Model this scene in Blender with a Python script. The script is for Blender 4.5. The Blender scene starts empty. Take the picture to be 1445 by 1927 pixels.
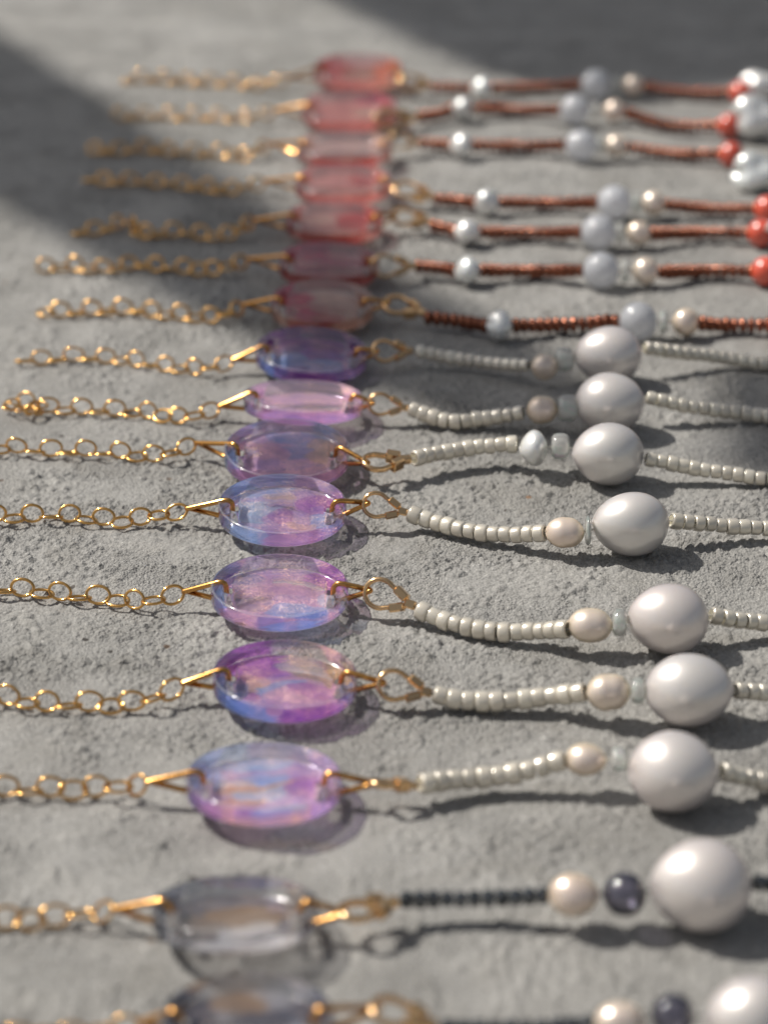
import bpy, math, random
import numpy as np
from mathutils import Vector, Matrix
from mathutils.geometry import delaunay_2d_cdt
R = math.radians
MM = 0.001
scn = bpy.context.scene
col = scn.collection
rnd = random.Random(7)

# ------------------------------------------------------------------ camera
PW, PH = 1445.0, 1927.0            # the photograph's pixels
PITCH = R(25)
FPX = 2312.0 / math.tan(PITCH)     # focal length in those pixels
CH = 174.6                         # lens height over the slab, mm
RT = Vector((1, 0, 0)); UP = Vector((0, math.sin(PITCH), math.cos(PITCH)))
FW = Vector((0, math.cos(PITCH), -math.sin(PITCH)))
CAM = Vector((0, 0, CH))
cd = bpy.data.cameras.new('camera')
cam = bpy.data.objects.new('camera', cd); col.objects.link(cam)
cam.location = CAM * MM
cam.rotation_euler = (R(90) - PITCH, 0, 0)
cd.sensor_fit = 'HORIZONTAL'; cd.sensor_width = 36
cd.lens = FPX / PW * 36
cd.clip_start = 0.005; cd.clip_end = 20
cd.dof.use_dof = True
cd.dof.focus_distance = 394 * MM
cd.dof.aperture_fstop = cd.lens / 5.4
scn.camera = cam

# ------------------------------------------------------------------ light
SUNV = Vector((-0.75, 0.30, 1.0)).normalized()      # towards the sun
EL = math.asin(SUNV.z); AZ = math.atan2(SUNV.x, SUNV.y)
world = bpy.data.worlds.new('World'); scn.world = world; world.use_nodes = True
wn = world.node_tree.nodes; wl = world.node_tree.links
sky = wn.new('ShaderNodeTexSky'); sky.sky_type = 'NISHITA'; sky.sun_disc = False
sky.sun_elevation = EL; sky.sun_rotation = AZ
sky.air_density = 1.0; sky.dust_density = 3.0; sky.ozone_density = 0.6
hs = wn.new('ShaderNodeHueSaturation'); hs.inputs['Saturation'].default_value = 0.45     # sky desaturated so the shade turns less blue
wl.new(sky.outputs[0], hs.inputs['Color']); wl.new(hs.outputs[0], wn['Background'].inputs[0])
wn['Background'].inputs[1].default_value = 0.08
ld = bpy.data.lights.new('sun', 'SUN'); ld.energy = 4.6; ld.angle = R(0.55); ld.color = (1, 0.955, 0.89)
sun = bpy.data.objects.new('sun', ld); col.objects.link(sun)
sun.rotation_euler = SUNV.to_track_quat('Z', 'Y').to_euler()
scn.view_settings.view_transform = 'Standard'; scn.view_settings.look = 'None'
scn.view_settings.exposure = -0.1; scn.view_settings.gamma = 1
cy = scn.cycles
cy.max_bounces = 12; cy.transparent_max_bounces = 24; cy.glossy_bounces = 4; cy.transmission_bounces = 8
cy.caustics_reflective = True; cy.caustics_refractive = False
cy.blur_glossy = 0.6; cy.sample_clamp_indirect = 4.0
cy.use_denoising = True

# ------------------------------------------------------------------ helpers
def at(px, py, z=0.0):
    """photo pixel + height over the slab (mm) -> point in mm"""
    d = RT * (px - PW / 2) + UP * (PH / 2 - py) + FW * FPX
    return CAM + d * ((z - CH) / d.z)
def mmpx(p):
    return (p - CAM).dot(FW) / FPX
def tag(o, label=None, cat=None, group=None, kind=None):
    if label: o['label'] = label
    if cat: o['category'] = cat
    if group: o['group'] = group
    if kind: o['kind'] = kind
    return o
def mesh(name, vs, fs, mat=None, smooth=True, mids=None):
    me = bpy.data.meshes.new(name)
    me.from_pydata([tuple(v) for v in vs], [], fs)
    if mat is not None:
        for m in (mat if isinstance(mat, (list, tuple)) else [mat]): me.materials.append(m)
    if mids: me.polygons.foreach_set('material_index', mids)
    me.polygons.foreach_set('use_smooth', [smooth] * len(me.polygons))
    me.update()
    return me
def put(name, me, parent=None, M=None):
    o = bpy.data.objects.new(name, me); col.objects.link(o)
    if parent: o.parent = parent
    if M is not None: o.matrix_local = M
    return o
def frame(p, t, roll=0.0, s=(1, 1, 1)):
    """matrix (metres) at p (mm): local x along t, local z up unless rolled about t"""
    t = t.normalized(); y = Vector((0, 0, 1)).cross(t).normalized(); z = t.cross(y)
    y2 = y * math.cos(roll) + z * math.sin(roll); z2 = t.cross(y2)
    M = Matrix((t * s[0], y2 * s[1], z2 * s[2])).transposed().to_4x4()
    return Matrix.Translation(p * MM) @ M
def lathe_x(prof, n):
    """closed or open profile of (x, r), spun about local x, mm -> metres"""
    vs, fs = [], []
    for x, r in prof:
        for k in range(n):
            a = 2 * math.pi * k / n
            vs.append((x * MM, r * math.cos(a) * MM, r * math.sin(a) * MM))
    for i in range(len(prof) - 1):
        for k in range(n):
            k2 = (k + 1) % n
            fs.append((i * n + k, i * n + k2, (i + 1) * n + k2, (i + 1) * n + k))
    return vs, fs
def tube(pts, rad, n=8, closed=False, flat=(1, 1), scale=MM):
    """tube along pts (mm); flat squashes the section (side, normal)"""
    N = len(pts); vs, fs = [], []
    pts = [Vector(p) for p in pts]
    tang = []
    for i in range(N):
        a = pts[(i - 1) % N] if closed or i else pts[0]
        b = pts[(i + 1) % N] if closed or i < N - 1 else pts[-1]
        tang.append((b - a).normalized())
    ref = Vector((0, 0, 1)) if abs(tang[0].z) < 0.9 else Vector((0, 1, 0))
    nrm = (ref - tang[0] * ref.dot(tang[0])).normalized()
    for i in range(N):
        t = tang[i]; nrm = (nrm - t * nrm.dot(t)).normalized(); b = t.cross(nrm)
        for k in range(n):
            a = 2 * math.pi * k / n
            vs.append((pts[i] + nrm * (rad * flat[1] * math.cos(a)) + b * (rad * flat[0] * math.sin(a))) * scale)
    for i in range(N if closed else N - 1):
        j = (i + 1) % N
        for k in range(n):
            k2 = (k + 1) % n
            fs.append((i * n + k, i * n + k2, j * n + k2, j * n + k))
    if not closed:
        fs.append(tuple(reversed(range(n)))); fs.append(tuple((N - 1) * n + k for k in range(n)))
    return vs, fs
def spline(pts, step=0.25):
    P = [Vector(p) for p in pts]
    P = [P[0] * 2 - P[1]] + P + [P[-1] * 2 - P[-2]]
    out = []
    for i in range(1, len(P) - 2):
        n = max(2, int((P[i + 1] - P[i]).length / step))
        for k in range(n):
            t = k / n
            out.append(0.5 * ((2 * P[i]) + (P[i + 1] - P[i - 1]) * t + (2 * P[i - 1] - 5 * P[i] + 4 * P[i + 1] - P[i + 2]) * t * t
                              + (3 * P[i] - P[i - 1] - 3 * P[i + 1] + P[i + 2]) * t ** 3))
    out.append(P[-2]); return out
def walk(pts, pitch, start=0.0):
    """points and tangents spaced along a polyline"""
    out, d, need = [], 0.0, start
    for a, b in zip(pts, pts[1:]):
        L = (b - a).length
        while L > 1e-9 and d + L >= need:
            out.append((a.lerp(b, (need - d) / L), (b - a).normalized())); need += pitch
        d += L
    return out
def length(pts): return sum((b - a).length for a, b in zip(pts, pts[1:]))
_tab = np.random.RandomState(11).rand(8, 256, 256)
def vn(x, y, s=0):
    """value noise 0..1"""
    xi = np.floor(x).astype(np.int64); yi = np.floor(y).astype(np.int64)
    fx = x - xi; fy = y - yi; fx = fx * fx * (3 - 2 * fx); fy = fy * fy * (3 - 2 * fy)
    T = _tab[s % 8]; o = 37 * s
    g = lambda a, b: T[(a + o) & 255, (b + 3 * o) & 255]
    return (g(xi, yi) * (1 - fx) + g(xi + 1, yi) * fx) * (1 - fy) + (g(xi, yi + 1) * (1 - fx) + g(xi + 1, yi + 1) * fx) * fy

# ------------------------------------------------------------------ materials
class NT:
    def __init__(s, name):
        s.m = bpy.data.materials.new(name); s.m.use_nodes = True; s.t = s.m.node_tree; s.t.nodes.clear()
        s.out = s.n('ShaderNodeOutputMaterial')
    def n(s, typ, ins=None, **kw):
        nd = s.t.nodes.new(typ)
        for k, v in kw.items(): setattr(nd, k, v)
        for k, v in (ins or {}).items():
            if isinstance(v, bpy.types.NodeSocket): s.t.links.new(v, nd.inputs[k])
            elif isinstance(v, bpy.types.Node): s.t.links.new(v.outputs[0], nd.inputs[k])
            else: nd.inputs[k].default_value = v
        return nd
    def link(s, a, b): s.t.links.new(a, b)
    def end(s, sh): s.t.links.new(sh.outputs[0], s.out.inputs[0]); return s.m
    def ramp(s, fac, stops, interp='LINEAR'):
        r = s.n('ShaderNodeValToRGB', {'Fac': fac}); e = r.color_ramp.elements; r.color_ramp.interpolation = interp
        e[0].position, e[0].color = stops[0][0], c4(stops[0][1]); e[1].position, e[1].color = stops[-1][0], c4(stops[-1][1])
        for p, c in stops[1:-1]:
            x = e.new(p); x.color = c4(c)
        return r
def c4(c): return (c, c, c, 1) if isinstance(c, (int, float)) else (tuple(c) + (1,) if len(c) == 3 else tuple(c))

def mat_gold(name, base, rough):
    t = NT(name)
    co = t.n('ShaderNodeTexCoord')
    nz = t.n('ShaderNodeTexNoise', {'Vector': co.outputs['Object'], 'Scale': 900.0, 'Detail': 3.0})
    r = t.n('ShaderNodeMapRange', {'Value': nz.outputs[0], 3: rough * 0.6, 4: rough * 1.5})
    b = t.n('ShaderNodeBump', {'Height': nz.outputs[0], 'Strength': 0.12, 'Distance': 0.0001})
    return t.end(t.n('ShaderNodeBsdfPrincipled', {'Base Color': c4(base), 'Metallic': 1.0, 'Roughness': r.outputs[0], 'Normal': b.outputs[0]}))
GOLD = mat_gold('gold', (0.80, 0.46, 0.15), 0.14)
WIRE = mat_gold('satin_gold_wire', (0.68, 0.35, 0.105), 0.17)
GOLD2 = mat_gold('pale_gold', (0.86, 0.56, 0.29), 0.15)

def mat_concrete():
    t = NT('concrete')
    co = t.n('ShaderNodeTexCoord').outputs['Object']
    big = t.n('ShaderNodeTexNoise', {'Vector': co, 'Scale': 14.0, 'Detail': 4.0, 'Roughness': 0.6})
    big2 = t.n('ShaderNodeTexNoise', {'Vector': co, 'Scale': 70.0, 'Detail': 3.0})
    mid = t.n('ShaderNodeTexNoise', {'Vector': co, 'Scale': 160.0, 'Detail': 5.0, 'Roughness': 0.65})
    fine = t.n('ShaderNodeTexNoise', {'Vector': co, 'Scale': 1900.0, 'Detail': 4.0, 'Roughness': 0.75})
    c1 = t.ramp(big.outputs[0], [(0.3, (0.270, 0.263, 0.246)), (0.7, (0.325, 0.318, 0.302))])
    c2 = t.ramp(mid.outputs[0], [(0.28, 0.88), (0.5, 1.0), (0.75, 1.08)])
    c1b = t.ramp(t.n('ShaderNodeTexNoise', {'Vector': co, 'Scale': 45.0, 'Detail': 6.0, 'Roughness': 0.7, 'Distortion': 1.2}).outputs[0], [(0.32, (0.88, 0.87, 0.85)), (0.5, (1, 1, 1)), (0.72, (1.10, 1.09, 1.07))])
    c1 = t.n('ShaderNodeMix', {0: 1.0, 6: c1.outputs[0], 7: c1b.outputs[0]}, data_type='RGBA', blend_type='MULTIPLY')
    c3 = t.ramp(fine.outputs[0], [(0.30, 0.42), (0.43, 0.94), (0.58, 1.05), (0.74, 1.9)])
    a = t.n('ShaderNodeMix', {0: 1.0, 6: c1.outputs[2], 7: c2.outputs[0]}, data_type='RGBA', blend_type='MULTIPLY')
    b = t.n('ShaderNodeMix', {0: 1.0, 6: a.outputs[2], 7: c3.outputs[0]}, data_type='RGBA', blend_type='MULTIPLY')
    sp = t.n('ShaderNodeTexVoronoi', {'Vector': co, 'Scale': 260.0, 'Randomness': 1.0})      # scattered dark grit and rusty grains
    pick = t.n('ShaderNodeSeparateColor', {0: sp.outputs['Color']})
    near = t.n('ShaderNodeMath', {0: sp.outputs['Distance'], 1: 0.13}, operation='LESS_THAN')
    some = t.n('ShaderNodeMath', {0: pick.outputs[0], 1: 0.94}, operation='GREATER_THAN')
    f = t.n('ShaderNodeMath', {0: near.outputs[0], 1: some.outputs[0]}, operation='MULTIPLY')
    gc = t.ramp(pick.outputs[1], [(0.0, (0.06, 0.055, 0.05)), (0.7, (0.10, 0.09, 0.08)), (1.0, (0.28, 0.17, 0.10))])
    c = t.n('ShaderNodeMix', {0: f.outputs[0], 6: b.outputs[2], 7: gc.outputs[0]}, data_type='RGBA')
    bv = t.n('ShaderNodeTexVoronoi', {'Vector': co, 'Scale': 2300.0})
    hs = t.n('ShaderNodeMath', {0: fine.outputs[0], 1: bv.outputs['Distance']}, operation='SUBTRACT')
    bp = t.n('ShaderNodeBump', {'Height': hs.outputs[0], 'Strength': t.ramp(big2.outputs[0], [(0.40, 0.45), (0.58, 1.0)]).outputs[0], 'Distance': 0.00032})
    return t.end(t.n('ShaderNodeBsdfPrincipled', {'Base Color': c.outputs[2], 'Roughness': 0.82, 'Specular IOR Level': 0.35, 'Normal': bp.outputs[0]}))

def mat_pearl(name, body, edge, rings=0.0, lump=0.0):
    t = NT(name)
    co = t.n('ShaderNodeTexCoord').outputs['Object']
    oi = t.n('ShaderNodeObjectInfo')
    off = t.n('ShaderNodeVectorMath', {0: co, 1: oi.outputs['Random']}, operation='ADD')
    mp = t.n('ShaderNodeMapping', {'Vector': off.outputs[0], 'Scale': (900, 60, 60)})
    rg = t.n('ShaderNodeTexNoise', {'Vector': mp.outputs[0], 'Scale': 1.0, 'Detail': 3.0})
    ns = t.n('ShaderNodeTexNoise', {'Vector': off.outputs[0], 'Scale': 190.0, 'Detail': 3.0})
    lw = t.n('ShaderNodeLayerWeight', {'Blend': 0.42})
    fac = t.n('ShaderNodeMath', {0: lw.outputs['Facing'], 1: ns.outputs[0]}, operation='MULTIPLY_ADD'); fac.inputs[2].default_value = 0.0
    c0 = t.ramp(fac.outputs[0], [(0.0, body), (0.55, edge)])
    hz = t.n('ShaderNodeTexNoise', {'Vector': off.outputs[0], 'Scale': 120.0, 'Detail': 1.0})
    hc = t.ramp(hz.outputs[0], [(0.30, (1.0, 0.965, 0.96)), (0.5, (1, 1, 1)), (0.70, (0.97, 1.0, 1.0))])
    cm = t.n('ShaderNodeMix', {0: 1.0, 6: c0.outputs[0], 7: hc.outputs[0]}, data_type='RGBA', blend_type='MULTIPLY')
    class _C: outputs = [cm.outputs[2]]
    c = _C
    h = t.n('ShaderNodeMath', {0: rg.outputs[0], 1: rings, 2: 0.0}, operation='MULTIPLY_ADD')
    h2 = t.n('ShaderNodeMath', {0: ns.outputs[0], 1: lump, 2: h.outputs[0]}, operation='MULTIPLY_ADD')
    bp = t.n('ShaderNodeBump', {'Height': h2.outputs[0], 'Strength': 0.5, 'Distance': 0.0004})
    rr = t.n('ShaderNodeMapRange', {'Value': rg.outputs[0], 3: 0.27, 4: 0.38})
    p = t.n('ShaderNodeBsdfPrincipled', {'Base Color': c.outputs[0], 'Roughness': rr.outputs[0], 'Specular IOR Level': 0.5,
            'Subsurface Weight': 0.25, 'Subsurface Radius': (1.0, 0.8, 0.6), 'Subsurface Scale': 0.0012, 'Coat Weight': 0.25, 'Metallic': 0.42,
            'Coat Roughness': 0.07, 'Thin Film Thickness': 420.0, 'Thin Film IOR': 1.5, 'Normal': bp.outputs[0]})
    return t.end(p)
PEARL = mat_pearl('white_pearl', (0.84, 0.785, 0.735), (0.58, 0.525, 0.53), rings=0.5, lump=0.5)
PEARL_S = mat_pearl('cream_pearl', (0.84, 0.72, 0.63), (0.78, 0.62, 0.40), rings=0.5, lump=1.0)
PEARL_K = mat_pearl('keshi_pearl', (0.86, 0.86, 0.84), (0.66, 0.66, 0.62), rings=0.2, lump=1.6)

def mat_solid(name, c, rough, metal=0.0, film=0.0, jit=0.15):
    t = NT(name); oi = t.n('ShaderNodeObjectInfo')
    co = t.n('ShaderNodeTexCoord').outputs['Object']
    ns = t.n('ShaderNodeTexNoise', {'Vector': co, 'Scale': 1200.0, 'Detail': 2.0})
    rv = t.n('ShaderNodeMapRange', {'Value': oi.outputs['Random'], 3: 1 - jit, 4: 1 + jit})
    cc = t.n('ShaderNodeVectorMath', {0: c, 'Scale': rv.outputs[0]}, operation='SCALE')
    rr = t.n('ShaderNodeMapRange', {'Value': ns.outputs[0], 3: rough * 0.7, 4: rough * 1.3})
    return t.end(t.n('ShaderNodeBsdfPrincipled', {'Base Color': cc.outputs[0], 'Metallic': metal, 'Roughness': rr.outputs[0], 'Thin Film Thickness': film}))
def mat_glassy(name, base, clear, tint, rough=0.25, spec=0.5, coat=0.0, trl=0.5, metal=0.0, vary=0.0):
    """translucent bead: pigment + light that goes straight through"""
    t = NT(name)
    co = t.n('ShaderNodeTexCoord').outputs['Object']; oi = t.n('ShaderNodeObjectInfo')
    off = t.n('ShaderNodeVectorMath', {0: co, 1: oi.outputs['Random']}, operation='ADD')
    ns = t.n('ShaderNodeTexNoise', {'Vector': off.outputs[0], 'Scale': 700.0, 'Detail': 2.0})
    hue = t.ramp(ns.outputs[0], [(0.3, [v * (1 - 0.5 * vary) for v in base]), (0.48, base),
                                 (0.60, [base[0] * (1 - vary * .6), base[1], base[2] * (1 - vary * .2)]), (0.72, [base[0], base[1] * (1 - vary * .5), base[2]])])
    rv = t.n('ShaderNodeMapRange', {'Value': oi.outputs['Random'], 3: 0.86, 4: 1.10})
    cc = t.n('ShaderNodeVectorMath', {0: hue.outputs[0], 'Scale': rv.outputs[0]}, operation='SCALE')
    p = t.n('ShaderNodeBsdfPrincipled', {'Base Color': cc.outputs[0], 'Roughness': rough, 'Specular IOR Level': spec, 'Coat Weight': coat,
                                         'Coat Roughness': 0.08, 'Metallic': metal, 'Thin Film Thickness': 0.0})
    tr = t.n('ShaderNodeBsdfTranslucent', {'Color': cc.outputs[0]})
    a = t.n('ShaderNodeMixShader', {0: trl, 1: p.outputs[0], 2: tr.outputs[0]})
    tp = t.n('ShaderNodeBsdfTransparent', {'Color': c4(tint)})
    b = t.n('ShaderNodeMixShader', {0: clear, 1: a.outputs[0], 2: tp.outputs[0]})
    gl = t.n('ShaderNodeBsdfGlossy', {'Color': (1, 1, 1, 1), 'Roughness': max(0.06, rough * 0.6)})
    fr = t.n('ShaderNodeFresnel', {'IOR': 1.62})
    return t.end(t.n('ShaderNodeMixShader', {0: fr.outputs[0], 1: b.outputs[0], 2: gl.outputs[0]}))
SEED = mat_glassy('frosted_glass_bead', (1.0, 0.925, 0.79), 0.24, (1.0, 0.98, 0.93), rough=0.26, trl=0.16, metal=0.3)

SEED_CORE = mat_solid('silver_lining', (1.0, 0.965, 0.85), 0.35, 0.2, 0.0, 0.0)
OPAL = mat_glassy('opal', (1.0, 0.99, 0.95), 0.32, (1.0, 1.0, 0.99), rough=0.12, trl=0.6, vary=0.22)
MOON = mat_glassy('opalite', (0.94, 0.96, 1.0), 0.18, (1.0, 0.98, 0.94), rough=0.07, trl=0.5)
SMOKE = mat_glassy('smoky_stone', (0.13, 0.13, 0.18), 0.6, (0.60, 0.58, 0.66), rough=0.08, trl=0.3)
CORAL = mat_glassy('coral', (0.74, 0.09, 0.04), 0.0, (1, 1, 1), rough=0.35, trl=0.1)
COPPER = mat_solid('copper_bead', (0.29, 0.108, 0.062), 0.2, 0.9)
DARK = mat_solid('gunmetal_bead', (0.15, 0.16, 0.165), 0.08, 0.9, 500.0)
THREAD = mat_solid('thread', (0.55, 0.53, 0.48), 0.6)
CASTER = mat_solid('shade_caster_brown', (0.20, 0.15, 0.11), 0.7)  # plain brown for the slabs added to cast shade

def mat_clear():
    t = NT('clear_resin')
    fr = t.n('ShaderNodeFresnel', {'IOR': 1.50})
    co = t.n('ShaderNodeTexCoord').outputs['Object']
    ns = t.n('ShaderNodeTexNoise', {'Vector': co, 'Scale': 260.0, 'Detail': 1.0})
    bp = t.n('ShaderNodeBump', {'Height': ns.outputs[0], 'Strength': 0.06, 'Distance': 0.0006})
    fr2 = t.n('ShaderNodeMath', {0: fr.outputs[0], 1: 1.0}, operation='MULTIPLY')
    gl = t.n('ShaderNodeBsdfGlossy', {'Color': (1, 1, 1, 1), 'Roughness': 0.07, 'Normal': bp.outputs[0]})
    tp = t.n('ShaderNodeBsdfTransparent', {'Color': (0.985, 0.98, 0.985, 1)})
    gs = t.n('ShaderNodeBsdfGlass', {'Color': (1, 1, 1, 1), 'IOR': 1.49, 'Roughness': 0.0, 'Normal': bp.outputs[0]})
    m = t.n('ShaderNodeMixShader', {0: fr2.outputs[0], 1: tp.outputs[0], 2: gl.outputs[0]})
    return t.end(t.n('ShaderNodeMixShader', {0: 0.2, 1: m.outputs[0], 2: gs.outputs[0]}))
CLEAR = mat_clear()
def mat_edge():
    t = NT('cut_edge_glint')           # white mixed into the cut corner to paint in the bright rim glints
    df = t.n('ShaderNodeBsdfDiffuse', {'Color': (0.95, 0.94, 0.97, 1)}); tl = t.n('ShaderNodeBsdfTranslucent', {'Color': (0.95, 0.94, 0.97, 1)})
    a = t.n('ShaderNodeMixShader', {0: 0.5, 1: df.outputs[0], 2: tl.outputs[0]})
    b = t.n('ShaderNodeMixShader', {0: 0.78, 1: a.outputs[0], 2: t.n('ShaderNodeBsdfTransparent').outputs[0]})
    gl = t.n('ShaderNodeBsdfGlossy', {'Color': (1, 1, 1, 1), 'Roughness': 0.12})
    return t.end(t.n('ShaderNodeMixShader', {0: t.n('ShaderNodeFresnel', {'IOR': 1.5}).outputs[0], 1: b.outputs[0], 2: gl.outputs[0]}))
EDGE = mat_edge()
def mat_ink(name, glossy_edge, glitter):
    """colour attribute 'ink': rgb pigment, a how much of it there is"""
    t = NT(name)
    at_ = t.n('ShaderNodeAttribute', attribute_name='ink')
    C, A = at_.outputs['Color'], at_.outputs['Alpha']
    df = t.n('ShaderNodeBsdfDiffuse', {'Color': C}); tl = t.n('ShaderNodeBsdfTranslucent', {'Color': C})
    pig = t.n('ShaderNodeMixShader', {0: 0.5, 1: df.outputs[0], 2: tl.outputs[0]})
    tc = t.n('ShaderNodeMix', {0: A, 6: (0.97, 0.97, 0.97, 1), 7: C}, data_type='RGBA')
    tp = t.n('ShaderNodeBsdfTransparent', {'Color': tc.outputs[2]})
    a2 = t.n('ShaderNodeMath', {0: A, 1: 0.26 if glossy_edge else 0.92}, operation='MULTIPLY')
    m = t.n('ShaderNodeMixShader', {0: a2.outputs[0], 1: tp.outputs[0], 2: pig.outputs[0]})
    co = t.n('ShaderNodeTexCoord').outputs['Object']
    if glitter:
        vo = t.n('ShaderNodeTexVoronoi', {'Vector': co, 'Scale': 9000.0})
        rn = t.n('ShaderNodeVectorMath', {0: vo.outputs['Color'], 1: (0.5, 0.5, 0.5)}, operation='SUBTRACT')
        rs = t.n('ShaderNodeVectorMath', {0: rn.outputs[0], 'Scale': 1.1}, operation='SCALE')
        ge = t.n('ShaderNodeNewGeometry')
        ad = t.n('ShaderNodeVectorMath', {0: ge.outputs['Normal'], 1: rs.outputs[0]}, operation='ADD')
        nm = t.n('ShaderNodeVectorMath', {0: ad.outputs[0]}, operation='NORMALIZE')
        gg = t.n('ShaderNodeBsdfGlossy', {'Color': (1.0, 0.66, 0.36, 1), 'Roughness': 0.42, 'Normal': nm.outputs[0]})
        pn = t.n('ShaderNodeTexNoise', {'Vector': co, 'Scale': 170.0, 'Detail': 2.0})
        pr = t.ramp(pn.outputs[0], [(0.42, 0.06 * glitter), (0.60, 0.55 * glitter)])
        pk = t.n('ShaderNodeSeparateColor', {0: vo.outputs['Color']})
        th = t.ramp(pk.outputs[2], [(0.35, 0.0), (0.45, 1.0)])
        gf = t.n('ShaderNodeMath', {0: pr.outputs[0], 1: th.outputs[0]}, operation='MULTIPLY')
        gk = t.n('ShaderNodeMixShader', {0: gf.outputs[0], 1: t.n('ShaderNodeBsdfDiffuse', {'Color': (0, 0, 0, 1)}).outputs[0], 2: gg.outputs[0]})
        m = t.n('ShaderNodeAddShader', {0: m.outputs[0], 1: gk.outputs[0]})
    if glossy_edge:
        fr = t.n('ShaderNodeFresnel', {'IOR': 1.50})
        gl = t.n('ShaderNodeBsdfGlossy', {'Color': (1, 1, 1, 1), 'Roughness': 0.09})
        m = t.n('ShaderNodeMixShader', {0: fr.outputs[0], 1: m.outputs[0], 2: gl.outputs[0]})
    return t.end(m)
INK = mat_ink('ink_film', False, 1.0); INK_Q = mat_ink('quiet_ink_film', False, 0.25); RIM = mat_ink('inked_rim', True, 0)

# ------------------------------------------------------------------ the slab
def axis(spans):
    out = []
    for a, b, st in spans: out += list(np.arange(a, b - st * 0.3, st))
    out.append(spans[-1][1]); return np.array(out)
def make_ground():
    xs = axis([(-900, -130, 40), (-130, -62, 0.7), (-62, 62, 0.26), (62, 130, 0.7), (130, 900, 40)])
    ys = axis([(-500, 200, 40), (200, 275, 0.7), (275, 425, 0.26), (425, 540, 0.6), (540, 800, 1.2), (800, 2000, 60)])
    X, Y = np.meshgrid(xs, ys)
    # slow trowel swells, mortar lumps, and sandy grains standing in patches
    wx = X + 3 * vn(X / 9, Y / 9, 1); wy = Y + 3 * vn(X / 9 + 50, Y / 9, 2)
    Z = 0.55 * (vn(X / 34, Y / 34, 0) - .5) + 0.22 * (vn(wx / 7, wy / 11, 1) - .5) + 0.12 * (vn(wx / 2.6, wy / 3.1, 2) - .5)
    patch = np.clip((vn(wx / 5.5, wy / 6.5, 3) * .55 + vn(X / 17, Y / 21, 4) * .45 - .41) * 5, 0, 1)
    patch = np.maximum(patch, np.clip((X + 5) / 30, 0, 0.75) * (0.5 + 0.5 * patch))            # the right half is sandier, the left smeared smooth
    for cell, hgt, keep, s in ((0.7, 0.30, 0.8, 5), (1.15, 0.42, 0.36, 6), (1.7, 0.50, 0.17, 7)):
        T = _tab[s]; U, V = X / cell, Y / cell
        ui = np.floor(U).astype(np.int64); vi = np.floor(V).astype(np.int64)
        best = np.zeros_like(Z)
        for du in (-1, 0, 1):
            for dv in (-1, 0, 1):
                a, b = ui + du, vi + dv
                r1 = T[a & 255, b & 255]; r2 = T[(a + 91) & 255, (b + 17) & 255]; r3 = T[(a + 7) & 255, (b + 133) & 255]
                r4 = T[(a + 55) & 255, (b + 201) & 255]
                d = np.hypot(U - (a + r1), V - (b + r2)) / (0.30 + 0.34 * r3)
                best = np.maximum(best, np.sqrt(np.clip(1 - d * d, 0, 1)) * (r4 < keep) * (0.45 + 0.55 * r3))
        Z += hgt * best * (patch if s != 7 else 0.6 + 0.4 * patch)
    Z += 0.16 * patch * (vn(X / .5, Y / .5, 2) - .5)
    pit = vn(X / 1.1 + 9, Y / 1.3, 6); Z -= 0.16 * np.clip(pit - .86, 0, 1) * 6 * (vn(X / 14, Y / 14, 5) > .45)
    Z -= 0.30
    ny, nx = X.shape
    co = np.stack([X, Y, Z], -1).reshape(-1, 3) * MM
    idx = np.arange(nx * ny).reshape(ny, nx)
    q = np.stack([idx[:-1, :-1], idx[:-1, 1:], idx[1:, 1:], idx[1:, :-1]], -1).reshape(-1)
    me = bpy.data.meshes.new('ground'); me.vertices.add(nx * ny); me.vertices.foreach_set('co', co.ravel())
    nq = (nx - 1) * (ny - 1)
    me.loops.add(nq * 4); me.loops.foreach_set('vertex_index', q)
    me.polygons.add(nq); me.polygons.foreach_set('loop_start', np.arange(0, nq * 4, 4)); me.polygons.foreach_set('loop_total', np.full(nq, 4))
    me.polygons.foreach_set('use_smooth', np.ones(nq, bool)); me.update(calc_edges=True)
    me.materials.append(mat_concrete())
    tag(put('ground', me), 'rough grey concrete slab under the necklaces', None, None, 'structure')
make_ground()

# unseen slabs, added and outlined to throw the soft slanting bands of shade
def add_shade_caster(poly, dist, label):
    pts = [at(x, y) + SUNV * dist for x, y in poly]
    n = len(pts); th = Vector((0, 0, 14))
    vs = [p * MM for p in pts] + [(p + th) * MM for p in pts]
    fs = [tuple(range(n))[::-1], tuple(range(n, 2 * n))] + [(i, (i + 1) % n, n + (i + 1) % n, n + i) for i in range(n)]
    tag(put('shade_caster', mesh('shade_caster', vs, fs, CASTER, False)), label, 'board', 'added unseen slabs casting the slanting shade')
add_shade_caster([(-900, -420), (-900, -130), (0, 392), (400, 612), (800, 775), (1000, 850), (1060, 860), (1060, 750), (1000, 680), (450, 385), (0, 95)], 1200,
            'added unseen slab casting the wide shade band across the upper left')
add_shade_caster([(1340, 690), (1340, 860), (1480, 930), (1900, 1060), (1900, 760), (1480, 690)], 1200,
            'small added unseen slab casting the shade patch at the right edge')
add_shade_caster([(600, -8), (880, 128), (1120, 190), (1445, 120), (2000, 60), (2000, -500), (-300, -500)], 1200,
            'added unseen slab casting the shade over the top right corner')

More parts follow.
